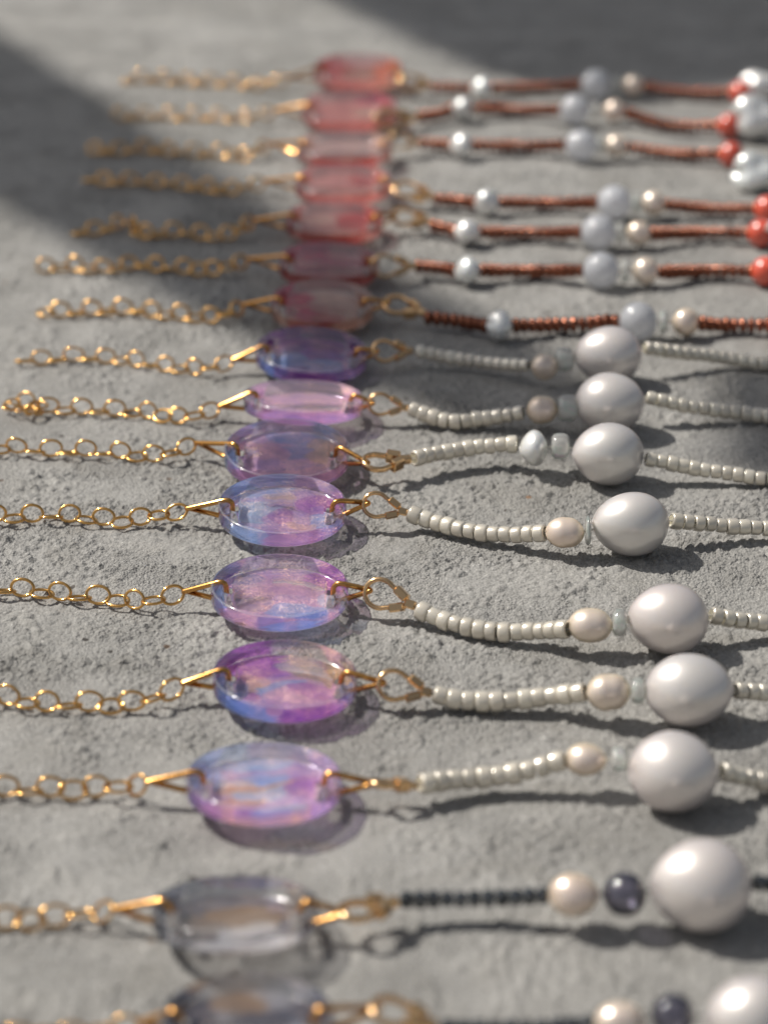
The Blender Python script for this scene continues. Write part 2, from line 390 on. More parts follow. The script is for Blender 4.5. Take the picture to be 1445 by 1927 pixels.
# ------------------------------------------------------------------ shared part meshes
def ring_mesh(name, a, b, wire, mat, n=28, k=8):
    v, f = tube([(a * math.cos(2 * math.pi * i / n), b * math.sin(2 * math.pi * i / n), 0) for i in range(n)], wire, k, True)
    return mesh(name, v, f, mat)
LINKS = [ring_mesh('chain_link', 1.72 + d, 1.24 + e, 0.23, GOLD) for d, e in ((0, 0), (.08, .05), (-.06, .06))]
LINKS_FAR = [ring_mesh('chain_link', 1.72, 1.38, 0.31, GOLD, 20, 6)]
def bead_mesh(name, L, r, hole, mat, core=None, n=20, k=0.35):
    h = L / 2; c = r * k * 0.9; pr = [(-h + 0.02, hole)]
    for i in range(5):
        a = math.pi / 2 * i / 4; pr.append((-h + c * 0.8 * (1 - math.cos(a)), r - c + c * math.sin(a)))
    pr += [(0, r * 1.03)]
    for i in range(5):
        a = math.pi / 2 * (1 - i / 4); pr.append((h - c * 0.8 * (1 - math.cos(a)), r - c + c * math.sin(a)))
    pr += [(h - 0.02, hole)]
    ring = len(pr)
    if core is not None:
        pr = pr + [(-h + 0.02, hole)]
        v, f = lathe_x(pr, n); ids = [0] * ((ring - 1) * n) + [1] * n
        return mesh(name, v, f, [mat, core], True, ids)
    v, f = lathe_x(pr, n); return mesh(name, v, f, mat)
SEEDS = [bead_mesh('seed_bead', 1.80 + a, 1.33 + b, 1.05, SEED, SEED_CORE) for a, b in ((0, 0), (.12, .06), (-.1, -.05), (.04, -.09))]
SEEDS_S = [bead_mesh('seed_bead', 1.74 + a, 1.20 + b, 0.96, SEED, SEED_CORE) for a, b in ((0, 0), (.12, .06), (-.1, -.05))]
COPPERS = [bead_mesh('seed_bead', 1.50 + a, 1.42 + b, 0.4, COPPER, None, 16, 0.62) for a, b in ((0, 0), (.08, .06), (-.08, -.06))]
DARKS = [bead_mesh('seed_bead', 1.52 + a, 1.0 + b, 0.35, DARK, None, 9, 0.55) for a, b in ((0, 0), (.06, .05))]
for _m in DARKS: _m.polygons.foreach_set('use_smooth', [False] * len(_m.polygons))
def blob(name, mat, egg=0.0, lump=0.0, seed=0, n=40, m=28, dent=0.0):
    """unit ovoid along x (half length 1, half width 1), lumpy if asked; metres at scale 1 mm"""
    g = random.Random(seed); vs, fs = [], []
    ph = [g.uniform(0, 6.28) for _ in range(6)]
    for i in range(m + 1):
        th = math.pi * i / m
        for k in range(n):
            a = 2 * math.pi * k / n
            x = -math.cos(th); r = math.sin(th) * (1 + egg * x * 0.9)
            d = 1 + lump * (math.sin(2 * a + ph[0] + 1.4 * x) * 0.5 + math.sin(3 * a + ph[1] + 2 * x) * 0.25 + math.sin(3.1 * x + ph[2]) * 0.4)
            d -= dent * math.exp(-((x - .1) / .25) ** 2)
            vs.append((x * d * MM, r * d * math.cos(a) * MM, r * d * math.sin(a) * MM))
    for i in range(m):
        for k in range(n):
            k2 = (k + 1) % n; fs.append((i * n + k, i * n + k2, (i + 1) * n + k2, (i + 1) * n + k))
    me = mesh(name, vs, fs, mat)
    return me
BIG = [blob('large_pearl', PEARL, egg=e, lump=l, seed=s, n=56, m=40) for e, l, s in ((.12, .022, 1), (.05, .03, 2), (.09, .035, 3), (.02, .03, 4))]
SMALL = [blob('small_pearl', PEARL_S, egg=.02, lump=l, seed=s, dent=d) for l, s, d in ((.035, 5, .03), (.05, 6, .0), (.03, 7, .05))]
KESHI = [blob('small_pearl', PEARL_K, egg=.05, lump=.12, seed=s) for s in (8, 9, 10)]
ROUND = {n: blob(n, m, n=32, m=24) for n, m in (('opalite_bead', MOON), ('coral_bead', CORAL), ('smoky_bead', SMOKE))}
BAROQUE = blob('baroque_pearl', PEARL_K, egg=.0, lump=.30, seed=21, n=48, m=36)
RONDELLE = bead_mesh('opal_rondelle', 2.0, 1.9, 0.3, OPAL, None, 24, 0.5)

# ------------------------------------------------------------------ the resin disc
TH = 2.5      # disc thickness, mm
RAD = 10.0
def slot_outline(sgn, grow=0.0, n=10):
    """curved slot near the rim: centre line on an arc of radius 7.7, half width .75"""
    w = 0.75 + grow; ra = 7.6; span = R(17); pts = []
    for i in range(n): a = -span + 2 * span * i / (n - 1); pts.append(((ra + w) * math.cos(a), (ra + w) * math.sin(a)))
    for i in range(1, 6): b = math.pi * i / 6; c = (ra * math.cos(span), ra * math.sin(span)); q = span + b; pts.append((c[0] + w * math.cos(q), c[1] + w * math.sin(q)))
    for i in range(n): a = span - 2 * span * i / (n - 1); pts.append(((ra - w) * math.cos(a), (ra - w) * math.sin(a)))
    for i in range(1, 6): b = math.pi * i / 6; c = (ra * math.cos(-span), ra * math.sin(-span)); q = -span + math.pi + b; pts.append((c[0] + w * math.cos(q), c[1] + w * math.sin(q)))
    if sgn < 0: pts = [(-x, y) for x, y in pts][::-1]
    return pts
def fill(outer, holes, extra=()):
    vs, es, n = [], [], 0
    for lp in [outer] + holes:
        vs += [Vector(p) for p in lp]; es += [(n + i, n + (i + 1) % len(lp)) for i in range(len(lp))]; n += len(lp)
    vs += [Vector(p) for p in extra]
    v, e, f, ov, oe, of = delaunay_2d_cdt(vs, es, [], 0, 1e-5)
    from mathutils.geometry import intersect_point_tri_2d
    def inside(p, poly):
        c = False; j = len(poly) - 1
        for i in range(len(poly)):
            if (poly[i][1] > p[1]) != (poly[j][1] > p[1]) and p[0] < (poly[j][0] - poly[i][0]) * (p[1] - poly[i][1]) / (poly[j][1] - poly[i][1]) + poly[i][0]: c = not c
            j = i
        return c
    keep = []
    for t in f:
        c = (sum(v[i][0] for i in t) / 3, sum(v[i][1] for i in t) / 3)
        if math.hypot(*c) < 20 and inside(c, outer) and not any(inside(c, h) for h in holes): keep.append(tuple(t))
    return [tuple(q) for q in v], keep
def disc_shell(ink, N=110):
    """solid with rounded edges and two curved slots"""
    B = 0.26
    prof = [(0.9, TH), (B + .12, TH)]      # (inset, z)
    for i in range(6): a = math.pi / 2 * i / 5; prof.append((B * (1 - math.sin(a)), TH - B + B * math.cos(a)))
    prof += [(0.0, TH * .5)]
    for i in range(6): a = math.pi / 2 * i / 5; prof.append((B * (1 - math.cos(a)), B - B * math.sin(a)))
    prof += [(B + .12, 0.0)]
    sprof = [(0.30, TH), (0.22, TH), (0.10, TH - .06), (0.0, TH - .22), (0.0, .22), (0.10, .06), (0.22, 0), (0.30, 0)]
    vs, fs, ids = [], [], []
    circ = [(math.cos(2 * math.pi * k / N), math.sin(2 * math.pi * k / N)) for k in range(N)]
    for ins, z in prof: vs += [(x * (RAD - ins), y * (RAD - ins), z) for x, y in circ]
    for i in range(len(prof) - 1):
        for k in range(N):
            k2 = (k + 1) % N; fs.append((i * N + k, (i + 1) * N + k, (i + 1) * N + k2, i * N + k2)); ids.append(0 if i < 1 or i > 13 else (2 if i in (2, 3, 4, 5, 10, 11, 12) else 1))
    for sg in (1, -1):
        base = len(vs); lps = [slot_outline(sg, g) for g, z in sprof]; n = len(lps[0])
        for lp, (g, z) in zip(lps, sprof): vs += [(x, y, z) for x, y in lp]
        for i in range(len(sprof) - 1):
            for k in range(n):
                k2 = (k + 1) % n; fs.append((base + i * n + k, base + i * n + k2, base + (i + 1) * n + k2, base + (i + 1) * n + k)); ids.append(0)
    for ins, z, g, mid in ((0.9, TH, .30, 0), (B + .12, 0.0, .30, 0)):
        v, f = fill([(x * (RAD - ins), y * (RAD - ins)) for x, y in circ], [slot_outline(1, g), slot_outline(-1, g)])
        base = len(vs); vs += [(x, y, z) for x, y in v]
        for t in f:
            fs.append(tuple(base + i for i in (t if z > 0 else t[::-1]))); ids.append(mid)
    arr = np.array(vs)
    me = mesh('disc', arr * MM, fs, [CLEAR, RIM, EDGE], True, ids)
    paint(me, arr, ink); return me
def disc_film(ink, dens=0.32, mat=None):
    z0 = 0.30; outer = [(9.55 * math.cos(2 * math.pi * k / 110), 9.55 * math.sin(2 * math.pi * k / 110)) for k in range(110)]
    ex = []; n = int(9.3 / dens)
    for i in range(1, n + 1):
        r = 9.35 * i / n; m = max(6, int(2 * math.pi * r / dens)); ex += [(r * math.cos(2 * math.pi * (k + .5 * (i % 2)) / m), r * math.sin(2 * math.pi * (k + .5 * (i % 2)) / m)) for k in range(m)]
    v, f = fill(outer, [slot_outline(1, .12), slot_outline(-1, .12)], ex)
    arr = np.array([(x, y, z0 + 0.0 * x) for x, y in v])
    me = mesh('ink_layer', arr * MM, f, mat or INK, True); paint(me, arr, ink); return me
def paint(me, arr, ink):
    c = ink(arr[:, 0] / RAD, arr[:, 1] / RAD).astype(np.float32)
    a = me.color_attributes.new('ink', 'FLOAT_COLOR', 'POINT'); a.data.foreach_set('color', c.ravel())
LIL = (0.62, 0.47, 0.86); PNK = (0.78, 0.52, 0.80); BLU = (0.36, 0.54, 0.94); IND = (0.20, 0.28, 0.62); MAG = (0.50, 0.15, 0.68)
VIO = (0.24, 0.03, 0.38); PCH = (0.92, 0.68, 0.58); ORG = (0.80, 0.42, 0.24); SKY = (0.55, 0.70, 0.95)
RED = (0.64, 0.10, 0.10); CRM = (0.78, 0.10, 0.22); SAL = (0.80, 0.40, 0.38); TAN = (0.46, 0.30, 0.17); GRY = (0.50, 0.53, 0.60); DGY = (0.12, 0.14, 0.21); WHT = (0.95, 0.94, 0.95)
CLR = None
def make_ink(base, alpha, blobs, seed):
    """blobs: (x, y, rx, ry, degrees, colour or CLR, strength)"""
    def f(x, y):
        sd = seed * 13.7
        wx = x + 0.20 * (vn(x * 2.2 + sd, y * 2.2, seed) - .5) + 0.07 * (vn(x * 7 + sd, y * 7, seed + 1) - .5)
        wy = y + 0.20 * (vn(x * 2.2 + sd + 40, y * 2.2, seed + 2) - .5) + 0.07 * (vn(x * 7 + sd, y * 7 + 40, seed + 3) - .5)
        C = np.tile(np.array(base, float), (len(x), 1)); A = np.full(len(x), alpha, float)
        for bx, by, rx, ry, dg, cc, st in blobs:
            c, s = math.cos(R(dg)), math.sin(R(dg)); u = ((wx - bx) * c + (wy - by) * s) / rx; v = (-(wx - bx) * s + (wy - by) * c) / ry
            w = np.clip((1.07 - np.sqrt(u * u + v * v)) / 0.13, 0, 1); w = w * w * (3 - 2 * w) * min(1, st + .25)
            if cc is None: A = A * (1 - w)
            else:
                C = C * (1 - w[:, None]) + np.array(cc) * w[:, None]; A = A * (1 - w) + st * w
        A *= 0.80 + 0.35 * vn(x * 5 + sd, y * 5, seed + 4)
        return np.concatenate([C * (0.9 + 0.2 * vn(x * 9 + sd, y * 9, seed + 5))[:, None], np.clip(A, 0, 1)[:, None]], 1)
    return f

# ------------------------------------------------------------------ clasp
def clasp_meshes():
    pts = []
    for i in range(25):
        a = R(52) + R(256) * i / 24; pts.append((2.15 + 2.15 * math.cos(a), 2.0 * math.sin(a), 0))
    pts = [(6.2, 0.45, 0), (4.9, 1.1, 0)] + pts + [(4.9, -1.1, 0), (6.2, -0.45, 0)]
    v, f = tube(pts, 0.48, 8, False, (0.75, 1.15)); loop = mesh('clasp', v, f, GOLD2)
    sl = []
    for s in (1, -1):
        v, f = box_along((4.1, 1.48 * s, 0), (6.0, 0.55 * s, 0), 0.62, 1.0); sl.append(mesh('sleeve', v, f, GOLD2, False))
    v, f = box_along((5.9, 0, 0), (7.5, 0, 0), 0.62, 0.62); cr = mesh('crimp', v, f, GOLD2, False)
    return loop, sl, cr
def box_along(a, b, h, w):
    a, b = Vector(a), Vector(b); t = (b - a).normalized(); s = Vector((0, 0, 1)).cross(t); u = Vector((0, 0, 1)); c = 0.14
    vs = []
    for k, (p, g) in enumerate(((a, .8), (a + t * c, 1), (b - t * c, 1), (b, .8))):
        for x, y in ((1, .7), (.7, 1), (-.7, 1), (-1, .7), (-1, -.7), (-.7, -1), (.7, -1), (1, -.7)):
            vs.append((p + s * (x * h * g) + u * (y * w * g)) * MM)
    fs = [tuple(reversed(range(8))), tuple(range(24, 32))]
    for i in range(3):
        for k in range(8): k2 = (k + 1) % 8; fs.append((i * 8 + k, i * 8 + k2, (i + 1) * 8 + k2, (i + 1) * 8 + k))
    return vs, fs
CLASP = clasp_meshes()

def rounded(pts, r, n=5):
    """closed polygon with rounded corners"""
    out = []; N = len(pts)
    for i in range(N):
        a, p, b = pts[i - 1], pts[i], pts[(i + 1) % N]
        da = (a - p); db = (b - p); ra = min(r[i], da.length * .45, db.length * .45)
        A = p + da.normalized() * ra; B = p + db.normalized() * ra
        for k in range(n + 1):
            t = k / n; out.append(A * (1 - t) ** 2 + p * 2 * t * (1 - t) + B * t * t)
    return out

# ------------------------------------------------------------------ necklaces
def necklace(label, group, disc, ink, chain, vert_l, clasp, items, tilt=(0, 0), lift=2.1, big_far=False, seeds='cream', vert_r=None, film=0.32):
    L, T, Rr, B = disc
    cx, cyy = (L + Rr) / 2, (T + B) / 2
    C = at(cx, cyy, lift + TH / 2); k = mmpx(C)
    rad = (Rr - L) / 2 * k
    root = bpy.data.objects.new('necklace', None); col.objects.link(root)
    root.location = Vector((C.x, C.y, 0)) * MM; root.empty_display_size = 0.01
    tag(root, label, 'necklace', group)
    bpy.context.view_layer.update()
    inv = Matrix.Translation(-root.location)
    def part(name, me, M, parent=None, lab=None):
        o = bpy.data.objects.new(name, me); col.objects.link(o)
        if parent is None: o.parent = root; o.matrix_local = inv @ M
        else: o.parent = parent; o.matrix_local = M
        if lab: o['label'] = lab
        return o
    sc = rad / RAD
    D = Matrix.Translation(C * MM) @ Matrix.Rotation(R(tilt[0]), 4, 'X') @ Matrix.Rotation(R(tilt[1]), 4, 'Y') @ Matrix.Translation((0, 0, -TH / 2 * MM)) @ Matrix.Diagonal((sc, sc, 1, 1))
    dk = part('disc', disc_shell(ink), D)
    part('ink_layer', disc_film(ink, film, INK if group == GP else INK_Q), Matrix(), dk)
    # the long wire links through the two slots
    def hole(s, z): return (D @ Vector((s * 7.9 * MM, 0.0, z * MM))) / MM
    def wire(s, vx):
        top = hole(s, TH + 0.55); bot = hole(s, -0.45)
        V = vx
        d = (V - top); d.z = 0; d.normalize(); side = Vector((-d.y, d.x, 0)) * 0.22
        loop = rounded([V + side * .5, top - d * 0.15, bot - d * 0.15, V - side], (0.5, 1.9, 1.2, 0.5), 8)
        v, f = tube(loop, 0.40, 10, True)
        v = [Vector(q) - V * MM for q in v]
        part('wire_link', mesh('wire_link', v, f, WIRE), Matrix.Translation(V * MM))
    VL = at(vert_l[0], vert_l[1], vert_l[2] if len(vert_l) > 2 else 2.4)
    wire(-1, VL)
    cl_a = at(*clasp[0]); cl_b = at(*clasp[1])
    d = (cl_b - cl_a).normalized()
    VR = at(*vert_r) if vert_r else cl_a + d * 0.75
    wire(1, VR)
    # clasp: loop from the wire towards the beads
    s = (cl_b - cl_a).length / 7.5
    M = frame(cl_a, d, R(clasp[2]), (s, min(s, 1.05), min(s, 1.05)))
    ck = part('clasp', CLASP[0], M)
    for q in CLASP[1]: part('sleeve', q, Matrix(), ck)
    part('crimp', CLASP[2], Matrix(), ck)
    # chain, laid from the wire outwards
    pts = spline([VL + Vector((-0.6, 0, -0.2))] + [at(x, y, z) for x, y, z in chain])
    lst = LINKS_FAR if big_far else LINKS
    for i, (p, t) in enumerate(walk(pts, 2.88, 1.1)):
        roll = (-62 if i % 2 == 0 else 8) + rnd.uniform(-16, 16)
        if i % 7 == 3: roll -= 30
        q = p.copy(); need = 1.38 * abs(math.sin(R(roll))) + 0.25
        if i > 1: q.z = max(q.z * .5, need)
        q.y += rnd.uniform(-.12, .12)
        t = (t + Vector((0, rnd.uniform(-.12, .12), rnd.uniform(-.06, .06)))).normalized()
        part('chain_link', rnd.choice(lst), frame(q, t, R(roll)))
    # beads in the order they are strung
    thr = [cl_b - d * 0.6]
    for it in items:
        kind = it[0]
        if kind == 'seeds':
            path = spline([at(x, y, z) for x, y, z in it[1]]); thr += path[::6] + [path[-1]]
            which = it[2] if len(it) > 2 else seeds
            bank, pitch = {'cream': (SEEDS, 1.86), 'small': (SEEDS_S, 1.80), 'copper': (COPPERS, 1.62), 'dark': (DARKS, 1.66)}[which]
            Ln = length(path); n = max(1, round(Ln / pitch)); pit = Ln / n
            for p, t in walk(path, pit, pit / 2)[:n]:
                t = (t + Vector((0, rnd.uniform(-.09, .09), rnd.uniform(-.07, .07)))).normalized()
                f = rnd.uniform(.95, 1.06); g = rnd.uniform(.96, 1.03) * min(1.04, pit / pitch)
                part('seed_bead', rnd.choice(bank), frame(p + Vector((0, rnd.uniform(-.06, .06), rnd.uniform(-.05, .05))), t, rnd.uniform(0, 6), (g, f, f)))
        else:
            (x, y, z), w, h = it[1], it[2], it[3]
            if z is None:                       # rests on the slab: its height is its own half height
                z = 5.0
                for _ in range(4): z = h / 2 * mmpx(at(x, y, z))
            p = at(x, y, z); q = mmpx(p); w *= q / 2; h *= q / 2; thr.append(p)
            yaw = it[4] if len(it) > 4 else 0.0; lab = it[5] if len(it) > 5 else None
            t = Vector((math.cos(R(yaw)), 0, math.sin(R(yaw))))
            if kind == 'rondelle': part('opal_rondelle', RONDELLE, frame(p, t, rnd.uniform(0, 3), (w / 1.0, h / 1.9, h / 1.9)), None, lab)
            else:
                me = {'big': BIG, 'small': SMALL, 'keshi': KESHI}.get(kind)
                me = rnd.choice(me) if me else (BAROQUE if kind == 'baroque' else ROUND[kind])
                nm = {'big': 'large_pearl', 'small': 'small_pearl', 'keshi': 'small_pearl', 'baroque': 'baroque_pearl'}.get(kind, kind)
                part(nm, me, frame(p, t, rnd.uniform(0, 6), (w, h, h)), None, lab)
    v, f = tube([p - thr[0] for p in thr], 0.15, 6)
    part('thread', mesh('thread', v, f, THREAD if seeds == 'cream' else (COPPER if seeds == 'copper' else DARK)), Matrix.Translation(thr[0] * MM))
    return root

GP = 'lilac disc necklaces with one large white pearl'
GG = 'grey disc necklaces with dark beads'
GC = 'coral red disc necklaces with copper beads'
Z1 = 1.5
# nearest first -------------------------------------------------------
necklace('dark grey disc necklace cut off by the bottom edge, nearest to the lens', GG, (303, 1838, 627, 2014),
    make_ink(GRY, .60, [(-.75, .2, .4, .6, 0, DGY, .9), (-.15, .72, .35, .25, 0, TAN, .6), (.25, .35, .55, .22, 10, DGY, .75), (.8, .5, .3, .4, 0, DGY, .8), (.0, .05, .6, .25, -10, CLR, .6)], 1),
    [(190, 1945, 1.4), (60, 1950, 1.4), (-120, 1945, 1.4), (-330, 1950, 1.4)], (262, 1925, 2.4), ((700, 1893, 4.5), (822, 1932, 3.0), 8),
    [('seeds', [(830, 1934, 2.4), (930, 1938, 1.5), (1040, 1935, 1.6), (1118, 1925, 3.2)], 'dark'), ('small', (1166, 1925, 4.4), 92, 80), ('smoky_bead', (1266, 1912, 4.6), 84, 84),
     ('big', (1412, 1918, None), 170, 160), ('seeds', [(1500, 1915, 4.2), (1600, 1920, 2), (1720, 1930, 1.4), (1970, 1938, 1.4), (2340, 1924, 1.4)], 'dark')], seeds='dark', tilt=(-7, 0), film=0.5)
necklace('smoky grey and brown disc necklace with small dark beads and a dark round bead', GG, (285, 1632, 601, 1808),
    make_ink(GRY, .24, [(-.7, .25, .35, .5, 0, DGY, .65), (-.1, .85, .55, .18, 0, DGY, .7), (.15, .2, .6, .32, -18, TAN, .72), (-.45, .0, .3, .25, 20, TAN, .4), (.15, -.25, .4, .12, 25, WHT, .6),
                        (.75, -.1, .25, .3, 0, DGY, .7), (.1, -.72, .7, .16, 5, WHT, .65), (-.45, -.35, .3, .2, 0, CLR, .7), (.5, .55, .3, .2, 0, CLR, .6)], 2),
    [(185, 1717, 1.6), (130, 1722, 1.4), (40, 1725, 1.4), (-60, 1732, 1.4), (-230, 1725, 1.4)], (213, 1712, 2.6), ((640, 1722, 4.0), (748, 1697, 3.6), -4),
    [('seeds', [(752, 1695, 3.4), (850, 1693, 3.0), (950, 1690, 3.4), (1034, 1687, 4.2)], 'dark'), ('small', (1080, 1685, 4.6), 94, 80), ('smoky_bead', (1175, 1683, 4.8), 84, 84),
     ('big', (1318, 1668, None), 192, 174), ('seeds', [(1416, 1662, 4.6), (1500, 1668, 3), (1600, 1680, 1.5), (1700, 1685, 1.4), (1950, 1693, 1.4), (2320, 1679, 1.4)], 'dark')], seeds='dark', tilt=(-13, 0), film=0.4)
necklace('pink and blue disc necklace with a clasp lying flat, in front of the sharpest row', GP, (350, 1396, 643, 1554),
    make_ink(LIL, .62, [(-.2, .82, .5, .2, 0, SKY, .7), (-.72, .35, .28, .45, 20, BLU, .7), (-.1, .30, .34, .18, 20, BLU, .75), (-.25, .0, .3, .3, 0, PCH, .55), (.05, -.02, .42, .2, 25, SKY, .8), (.55, .10, .30, .36, 20, MAG, .55),
                        (-.1, .1, .55, .05, 24, ORG, .7), (-.35, -.35, .4, .05, 22, ORG, .7), (-.5, -.6, .5, .2, 0, PNK, .7), (.15, -.55, .35, .14, 12, SKY, .75), (.1, -.86, .6, .12, 0, PCH, .6), (.75, -.5, .2, .3, 0, LIL, .6), (-.55, .25, .16, .2, 0, CLR, .6)], 3),
    [(245, 1482, 1.8), (210, 1480, 1.6), (135, 1482, 1.4), (50, 1482, 1.4), (-60, 1480, 1.4), (-200, 1485, 1.4)], (277, 1472, 3.2), ((694, 1474, 3.9), (785, 1479, 3.0), -22),
    [('seeds', [(790, 1477, 3.2), (860, 1467, 2.7), (940, 1460, 2.6), (1000, 1448, 3.4), (1062, 1430, 4.8)]), ('small', (1103, 1430, 4.7), 78, 62), ('rondelle', (1164, 1430, 4.6), 28, 46),
     ('big', (1268, 1453, None), 170, 152), ('seeds', [(1356, 1452, 4.4), (1400, 1462, 3), (1450, 1472, 1.8), (1560, 1482, 1.4), (1680, 1480, 1.4), (1930, 1488, 1.4), (2300, 1474, 1.4)], 'small')], tilt=(-5, 1))
necklace('disc necklace with a deep purple patch and gold shimmer, second of the sharp rows', GP, (400, 1202, 673, 1360),
    make_ink(LIL, .42, [(-.42, .62, .50, .42, 12, MAG, .95), (.42, .60, .62, .34, -18, CLR, 1), (.30, .86, .35, .14, -8, PCH, .45), (.18, -.12, .62, .42, -14, PNK, .72), (.40, -.10, .34, .22, -30, MAG, .58), (-.45, .10, .26, .26, 10, PCH, .55),
                        (-.12, -.02, .48, .10, 32, BLU, .85), (-.62, -.25, .30, .2, -20, CLR, .8), (-.78, -.02, .22, .4, 15, IND, .8), (.85, -.05, .15, .3, 0, BLU, .85), (-.55, -.72, .5, .20, -25, BLU, .75), (.45, -.78, .55, .22, 20, MAG, .55), (-.15, -.78, .14, .14, 0, PNK, .8), (.72, .25, .22, .25, 0, CLR, .8)], 4),
    [(302, 1310, 1.8), (255, 1320, 1.5), (165, 1320, 1.4), (80, 1320, 1.4), (0, 1308, 1.4), (-90, 1310, 1.4), (-220, 1315, 1.4)], (344, 1286, 3.0), ((712, 1283, 4.4), (812, 1305, 2.6), 55),
    [('seeds', [(815, 1306, 2.4), (870, 1318, 1.6), (950, 1320, 1.6), (1020, 1312, 2.2), (1102, 1303, 4.0)]), ('small', (1144, 1303, 4.3), 82, 73, 5), ('rondelle', (1200, 1300, 4.6), 26, 50),
     ('big', (1297, 1299, None), 167, 138), ('seeds', [(1382, 1300, 4.6), (1420, 1303, 3.8), (1480, 1308, 2.4), (1600, 1312, 1.4), (1850, 1320, 1.4), (2220, 1306, 1.4)], 'small')], tilt=(-0.4, 2), film=0.22)
necklace('rosy glitter disc necklace with a blue lower edge, sharpest of all', GP, (397, 1040, 656, 1188),
    make_ink(PNK, .52, [(-.15, .90, .8, .16, 0, LIL, .7), (-.55, .55, .28, .18, 0, IND, .6), (.72, .58, .34, .34, -38, MAG, .72), (.30, .45, .46, .22, -12, CLR, .9), (-.50, .15, .3, .12, 40, WHT, .55), (.0, .12, .6, .28, 0, PNK, .66),
                        (.20, -.42, .52, .24, -4, BLU, .72), (-.42, -.12, .30, .24, 0, CLR, .6), (-.88, .05, .16, .5, 12, BLU, .9), (-.40, -.55, .5, .14, -14, PNK, .75), (.80, -.10, .16, .35, 0, SKY, .6), (.30, -.88, .7, .15, 5, BLU, .65), (-.5, -.85, .25, .16, -30, CLR, .5)], 5),
    [(300, 1128, 1.8), (262, 1130, 1.5), (215, 1122, 1.4), (135, 1116, 1.4), (60, 1108, 1.4), (0, 1105, 1.4), (-90, 1108, 1.4), (-220, 1100, 1.4)], (346, 1113, 2.7), ((688, 1108, 4.4), (782, 1141, 2.9), 62),
    [('seeds', [(786, 1146, 2.5), (830, 1165, 1.8), (880, 1180, 1.6), (940, 1189, 1.6), (1000, 1188, 2.1), (1070, 1184, 3.8)]), ('small', (1111, 1177, 4.2), 82, 68), ('rondelle', (1165, 1172, 4.6), 27, 52),
     ('big', (1257, 1165, None), 152, 131), ('seeds', [(1336, 1158, 4.2), (1380, 1166, 3.2), (1445, 1172, 2), (1580, 1176, 1.4), (1830, 1184, 1.4), (2200, 1170, 1.4)], 'small')], tilt=(1, 1), film=0.22)
necklace('disc necklace blue on the left and purple on the right with a thin opal ring', GP, (411, 890, 652, 1028),
    make_ink(LIL, .45, [(-.5, .75, .7, .2, 20, BLU, .7), (-.45, .05, .42, .42, 0, SKY, .8), (.12, .28, .42, .14, -8, CLR, 1), (.05, -.22, .42, .30, 10, LIL, .8), (-.05, -.1, .25, .25, 0, MAG, .45), (.62, .35, .36, .36, -30, MAG, .62), (.75, -.15, .26, .24, 0, BLU, .8),
                        (-.05, .62, .3, .12, 0, PCH, .5), (-.6, -.7, .42, .2, -28, SKY, .75), (.2, -.85, .5, .18, 0, PNK, .75), (.35, -.35, .3, .1, 0, PCH, .5), (-.85, -.1, .14, .35, 0, CLR, .5)], 6),
    [(315, 968, 1.8), (270, 970, 1.5), (235, 975, 1.4), (180, 973, 1.4), (125, 965, 1.4), (45, 968, 1.4), (-20, 968, 1.4), (-160, 970, 1.4)], (352, 957, 2.8), ((684, 944, 4.4), (766, 965, 2.8), 60),
    [('seeds', [(770, 966, 2.5), (820, 983, 1.7), (890, 1000, 1.6), (950, 1006, 1.9), (1027, 1003, 3.4)]), ('small', (1063, 1002, 3.9), 72, 60), ('rondelle', (1106, 998, 4.4), 11, 56),
     ('big', (1186, 986, None), 144, 122), ('seeds', [(1262, 980, 4.2), (1320, 985, 3.3), (1400, 992, 2.3), (1560, 998, 1.4), (1810, 1006, 1.4), (2180, 992, 1.4)], 'small')], tilt=(3, 1), film=0.25)
necklace('pale lilac and peach disc necklace with a flat coin pearl', GP, (422, 784, 658, 925),
    make_ink(PNK, .8, [(-.45, .75, .35, .2, 0, LIL, .7), (.15, .75, .55, .2, -8, BLU, .7), (.2, .3, .45, .25, 0, BLU, .55), (-.3, .2, .4, .3, 0, PNK, .7), (-.85, -.05, .16, .4, 15, BLU, .85), (-.6, .2, .2, .2, 0, CLR, .8), (.0, -.25, .5, .2, 0, LIL, .7), (.6, .1, .3, .25, 0, PCH, .6), (-.5, -.6, .5, .2, -20, PNK, .85), (.6, -.5, .35, .3, 0, PNK, .7), (.6, .45, .3, .2, -30, PCH, .5)], 7),
    [(325, 852, 1.8), (285, 855, 1.4), (220, 848, 1.4), (150, 845, 1.4), (60, 842, 1.4), (-40, 838, 1.4), (-180, 840, 1.4)], (368, 833, 2.8), ((684, 872, 3.8), (772, 864, 3.4), 12),
    [('seeds', [(778, 863, 3.4), (830, 852, 3.2), (900, 841, 3.6), (974, 835, 4.4)]), ('keshi', (1003, 843, 4.5), 52, 68, 0, 'flat irregular coin pearl'), ('rondelle', (1054, 840, 4.6), 34, 50),
     ('big', (1143, 854, None), 134, 118), ('seeds', [(1214, 862, 4.3), (1300, 880, 2.6), (1380, 892, 1.8), (1460, 902, 1.4), (1600, 905, 1.4), (1850, 913, 1.4), (2220, 899, 1.4)], 'small')], tilt=(5, 1))
